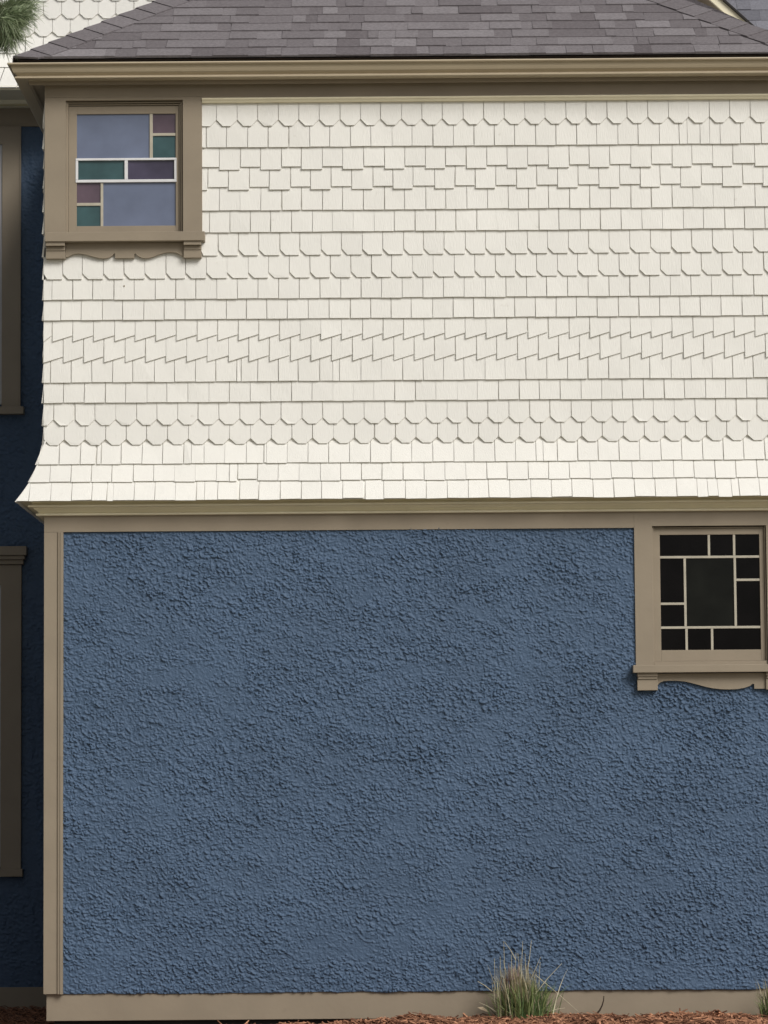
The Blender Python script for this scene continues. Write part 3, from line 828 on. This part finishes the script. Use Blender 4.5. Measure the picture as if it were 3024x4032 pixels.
def curve_tube(mb, pts, r0, r1, sides=6, t=.5):
    n0 = len(mb.v); k = len(pts)
    for i, p in enumerate(pts):
        p = Vector(p); d = (Vector(pts[min(i + 1, k - 1)]) - Vector(pts[max(i - 1, 0)])).normalized()
        a = d.cross(Vector((0.3, 1, .2))).normalized(); b = d.cross(a)
        r = r0 + (r1 - r0) * i / (k - 1)
        for s_ in range(sides):
            th = 2 * math.pi * s_ / sides; mb.v.append(tuple(p + a * math.cos(th) * r + b * math.sin(th) * r))
    for i in range(k - 1):
        for s_ in range(sides):
            a = n0 + i * sides + s_; b = n0 + i * sides + (s_ + 1) % sides
            mb.f.append((a, b, b + sides, a + sides)); mb.t.append(t)
    mb.f.append(tuple(n0 + s_ for s_ in range(sides))[::-1]); mb.t.append(t)
    mb.f.append(tuple(n0 + (k - 1) * sides + s_ for s_ in range(sides))); mb.t.append(t)
M['twig'] = simple('dark_twig', (0.035, 0.022, 0.016), .9, var=.3, nscale=40)
yt = -.10
q = lambda a, b: P(2268 + a / 2.194, 3700 + b / 2.194, yt)
mb = MB(); curve_tube(mb, [q(180, 640), q(205, 610), q(225, 570), q(238, 525), q(241, 485)], .006, .0025)
o = mb.build('twig', M['twig']); o['label'] = 'dark curved twig standing upright in the mulch in front of the base board'; o['category'] = 'twig'
M['chip'] = simple('pale_wood', (0.5, 0.40, 0.27), .85, var=.2, nscale=60)
yt = -.16
mb = MB(); a, b = P(1881, 3968, yt), P(1926, 3984, yt)
for p, k in ((a, .2),): pass
mb.prism([(a.x, yt - .01, a.z + .001), (a.x + .02, yt - .012, a.z - .010), (b.x, yt - .01, b.z - .003), (b.x - .01, yt - .01, b.z + .006), (a.x + .03, yt - .01, a.z + .004)],
         [(a.x, yt + .01, a.z + .003), (a.x + .02, yt + .012, a.z - .007), (b.x, yt + .01, b.z), (b.x - .01, yt + .01, b.z + .008), (a.x + .03, yt + .01, a.z + .006)], backface=True)
o = mb.build('wood_chip', M['chip']); o['label'] = 'pale wood chip on the mulch left of the large grass clump'; o['category'] = 'wood chip'

# ------------------------------------------------------------------ grass clumps
M['blade'] = simple('grass_blade', (0.05, 0.095, 0.030), .6, var=.3, nscale=20, bump=0, c2=(0.24, 0.29, 0.11))
M['straw'] = simple('dry_grass', (0.22, 0.18, 0.075), .7, var=.25, nscale=20, bump=0, c2=(0.46, 0.42, 0.30))
M['seed'] = simple('pink_seed_head', (0.26, 0.16, 0.16), .8, var=.25, nscale=60, bump=0, c2=(0.36, 0.25, 0.24))
def blade(mb, base, tip, wd, sag, rs, t, segs=5):
    base = Vector(base); tip = Vector(tip); d = tip - base
    side = Vector((math.cos(rs.uniform(0, 3.14)), math.sin(rs.uniform(0, 3.14)), 0)).normalized()
    nrm = d.cross(side).normalized()
    n0 = len(mb.v)
    for i in range(segs + 1):
        k = i / segs
        p = base + d * k + Vector((d.x, d.y, 0)) * (k * k - k) * sag + Vector((0, 0, 1)) * (4 * k * (1 - k)) * d.length * sag * .25
        w_ = wd * (1 - k ** 1.6) * .5 + .0003
        mb.v += [tuple(p - side * w_), tuple(p + nrm * w_ * .5), tuple(p + side * w_)]
    for i in range(segs):
        a = n0 + 3 * i
        mb.f += [(a, a + 1, a + 4, a + 3), (a + 1, a + 2, a + 5, a + 4), (a + 2, a, a + 3, a + 5)]; mb.t += [t] * 3
def clump(cx_px, yb, spread_px, hgt, label, seed, n=650, stems=None, group='ornamental grass clumps', dry=.35):
    rs = random.Random(seed)
    c = P(cx_px, 4050, yb); c.z = mulch_h(c.x, yb)
    root = empty('grass_clump', c, label, 'grass', group)
    sp = spread_px / 660
    g, d_, s_ = MB(), MB(), MB()
    for i in range(n):
        ang = rs.uniform(0, 6.28); r = abs(rs.gauss(0, .4)) * sp * .5
        base = (c.x + r * math.cos(ang) * .8, yb + r * math.sin(ang) * .6, c.z - .01)
        L_ = hgt * rs.uniform(.45, 1.0)
        th = abs(rs.gauss(0, .55)); a2 = ang + rs.gauss(0, .5)
        tip = (base[0] + L_ * math.sin(th) * math.cos(a2), base[1] + L_ * math.sin(th) * math.sin(a2) * .8, base[2] + L_ * math.cos(th))
        blade(g, base, tip, rs.uniform(.005, .010), rs.uniform(.1, .6), rs, rs.random() ** 1.4)
    for i in range(int(n * dry)):
        ang = rs.uniform(0, 6.28); r = abs(rs.gauss(0, .4)) * sp * .5
        base = (c.x - .01 + r * math.cos(ang) * .8, yb + r * math.sin(ang) * .6, c.z)
        L_ = hgt * rs.uniform(.75, 1.28); th = abs(rs.gauss(0, .2)); a2 = rs.uniform(0, 6.28)
        tip = (base[0] - .02 + L_ * math.sin(th) * math.cos(a2), base[1] + L_ * math.sin(th) * math.sin(a2), base[2] + L_ * math.cos(th))
        blade(d_, base, tip, rs.uniform(.003, .007), rs.uniform(0, .3), rs, rs.random())
    for st in (stems or []):
        (ax, ay), (bx, by) = st
        yy = yb + rs.uniform(-.06, .06)
        p0, p1 = P(ax, ay, yy), P(bx, by, yy)
        m_ = (p0 + p1) / 2 + Vector((rs.uniform(-.004, .004), 0, .004))
        curve_tube(d_, [p0, m_, p1], .0028, .0013, 5, rs.uniform(.7, 1))
    if stems:
        for i in range(46):
            px = rs.gauss(2022, 20); py = rs.uniform(3785, 3880)
            p0 = P(px, py + 55, yb + rs.uniform(-.05, .05)); p1 = P(px + rs.uniform(-8, 8), py, yb + rs.uniform(-.05, .05))
            blade(s_, p0, p1, .009, .1, rs, rs.random())
    attach(g.build('leaf_blades', M['blade']), root); attach(d_.build('dry_stems', M['straw']), root)
    if stems: attach(s_.build('seed_heads', M['seed']), root)
f = lambda a, b: (1800 + a / 2.765, 3600 + b / 2.765)
ST = [(f(545, 900), f(505, 290)), (f(640, 500), f(515, 300)), (f(700, 700), f(715, 290)), (f(760, 650), f(808, 285)), (f(700, 960), f(910, 465)), (f(850, 870), f(1140, 535)),
      (f(850, 660), f(1320, 1060)), (f(405, 950), f(405, 480)), (f(470, 900), f(468, 460)), (f(380, 840), f(225, 730)), (f(550, 960), f(740, 1190)), (f(630, 900), f(640, 420)),
      (f(890, 800), f(905, 520)), (f(1000, 1060), f(1175, 1020)), (f(560, 800), f(500, 500)), (f(700, 800), f(660, 420)), (f(420, 1060), f(240, 960)), (f(760, 700), f(740, 430)), (f(690, 850), f(690, 480)), (f(600, 800), f(590, 440))]
clump(2062, -.22, 290, .27, 'large grass clump with tall dry straw stems and pinkish seed heads in the mulch', 5, 720, ST, dry=.6)
clump(3045, -.20, 110, .22, 'small grass clump at the lower right edge of the mulch bed', 6, 260, None, dry=.3)

# ------------------------------------------------------------------ pine tree, standing just outside the left edge
M['bark'] = simple('pine_bark', (0.12, 0.085, 0.06), .95, var=.4, nscale=12, bump=1, bscale=20, bdist=.02)
M['needle'] = simple('pine_needle', (0.06, 0.105, 0.035), .45, var=.2, nscale=10, bump=0, c2=(0.38, 0.44, 0.27), spec=.5)
def pine():
    rs = random.Random(91)
    bx, by = -4.05, -1.0
    root = empty('pine_tree', (bx, by, -.05), 'long-needled green pine tree at the upper left edge, its branch tip before the cream shingles', 'tree')
    tr = MB(); pts = [(bx + .03 * math.sin(i * .9), by + .03 * math.cos(i * .7), -.06 + i * .75) for i in range(12)]
    curve_tube(tr, pts, .15, .03, 12)
    tk = attach(tr.build('trunk', M['bark'], smooth=True), root)
    br = MB(); nd = MB()
    def needles(p, d, n, L0, spread=.9):
        d = Vector(d).normalized()
        a = d.cross(Vector((0, .3, 1))).normalized(); b = d.cross(a)
        for i in range(n):
            th = rs.uniform(0, 6.28); k = rs.uniform(.35, spread)
            dr = (d * math.cos(k) + (a * math.cos(th) + b * math.sin(th)) * math.sin(k)).normalized()
            q0 = Vector(p) - d * rs.uniform(0, .09); L_ = L0 * rs.uniform(.7, 1.1)
            q1 = q0 + dr * L_ * .55; q2 = q0 + dr * L_ + Vector((0, 0, -L_ * rs.uniform(.02, .22)))
            s_ = dr.cross(Vector((rs.uniform(-1, 1), rs.uniform(-1, 1), rs.uniform(-1, 1)))).normalized(); u_ = dr.cross(s_)
            w_ = .0013; t = rs.random()
            n0 = len(nd.v)
            for q_, kk in ((q0, 1), (q1, 1), (q2, .3)):
                nd.v += [tuple(q_ + s_ * w_ * kk), tuple(q_ - s_ * w_ * .5 * kk + u_ * w_ * kk), tuple(q_ - s_ * w_ * .5 * kk - u_ * w_ * kk)]
            for a_ in (0, 3):
                for c_ in range(3):
                    nd.f.append((n0 + a_ + c_, n0 + a_ + (c_ + 1) % 3, n0 + a_ + 3 + (c_ + 1) % 3, n0 + a_ + 3 + c_)); nd.t.append(t)
    # the branch in the picture
    yb = -.9
    tipp = P(75, 70, yb)
    start = Vector((bx, by, tipp.z - .55))
    mid = start.lerp(tipp, .55) + Vector((0, 0, .10))
    curve_tube(br, [start, mid, tipp.lerp(mid, .3) + Vector((0, 0, .02)), tipp], .03, .005, 7)
    tufts = [(85, 55, 1, .1), (40, 20, .7, .5), (60, 100, .8, -.3), (20, 60, .6, .2), (-10, 20, .3, .7), (0, 120, .4, -.5), (40, 150, .5, -.8), (-40, 80, .2, .2), (-20, 180, .1, -.9), (-60, 20, -.2, .7), (-80, 140, -.3, -.5), (20, 90, .9, 0.0), (70, -5, .6, .4), (110, 30, .9, .25), (95, 0, .7, .5), (75, 80, .9, -.5), (30, 130, .6, -.9), (10, 165, .3, -.9), (55, 45, .8, .1)]
    for (px, py, dx, dz) in tufts:
        p = P(px + 18, py, yb + rs.uniform(-.12, .12))
        st = mid.lerp(tipp, rs.uniform(.55, .95))
        curve_tube(br, [st, (st + p) / 2 + Vector((0, 0, -.01)), p], .005, .003, 5)
        for k in range(3): needles(p - Vector((dx, 0, dz)).normalized() * .035 * k, (dx, rs.uniform(-.4, .4), dz), 60, .125, 1.15)
    # the rest of the crown, whorl on whorl
    z_ = 2.6
    while z_ < 7.9:
        for k in range(6):
            a = rs.uniform(0, 6.28); Lb = (1.25 - .10 * (z_ - 2.6)) * rs.uniform(.8, 1.05)
            if math.cos(a) > 0: Lb = min(Lb, 1.12 / max(.3, math.cos(a)), 1.25)
            e = Vector((bx + Lb * math.cos(a), by + Lb * math.sin(a), z_ + Lb * .25))
            s0 = Vector((bx, by, z_ - .1)); m_ = (s0 + e) / 2 + Vector((0, 0, -.03))
            curve_tube(br, [s0, m_, e], .022, .006, 6)
            for j in range(6):
                kq = rs.uniform(.45, 1.0); c = s0.lerp(e, kq) + Vector((rs.uniform(-.14, .14), rs.uniform(-.14, .14), rs.uniform(-.02, .12)))
                curve_tube(br, [s0.lerp(e, kq - .1), c], .005, .003, 4)
                needles(c, (e - s0).normalized() + Vector((0, 0, .5)), 34, .12, 1.2)
        z_ += rs.uniform(.35, .5)
    attach(br.build('branch', M['bark']), root); attach(nd.build('needles', M['needle']), root)
pine()
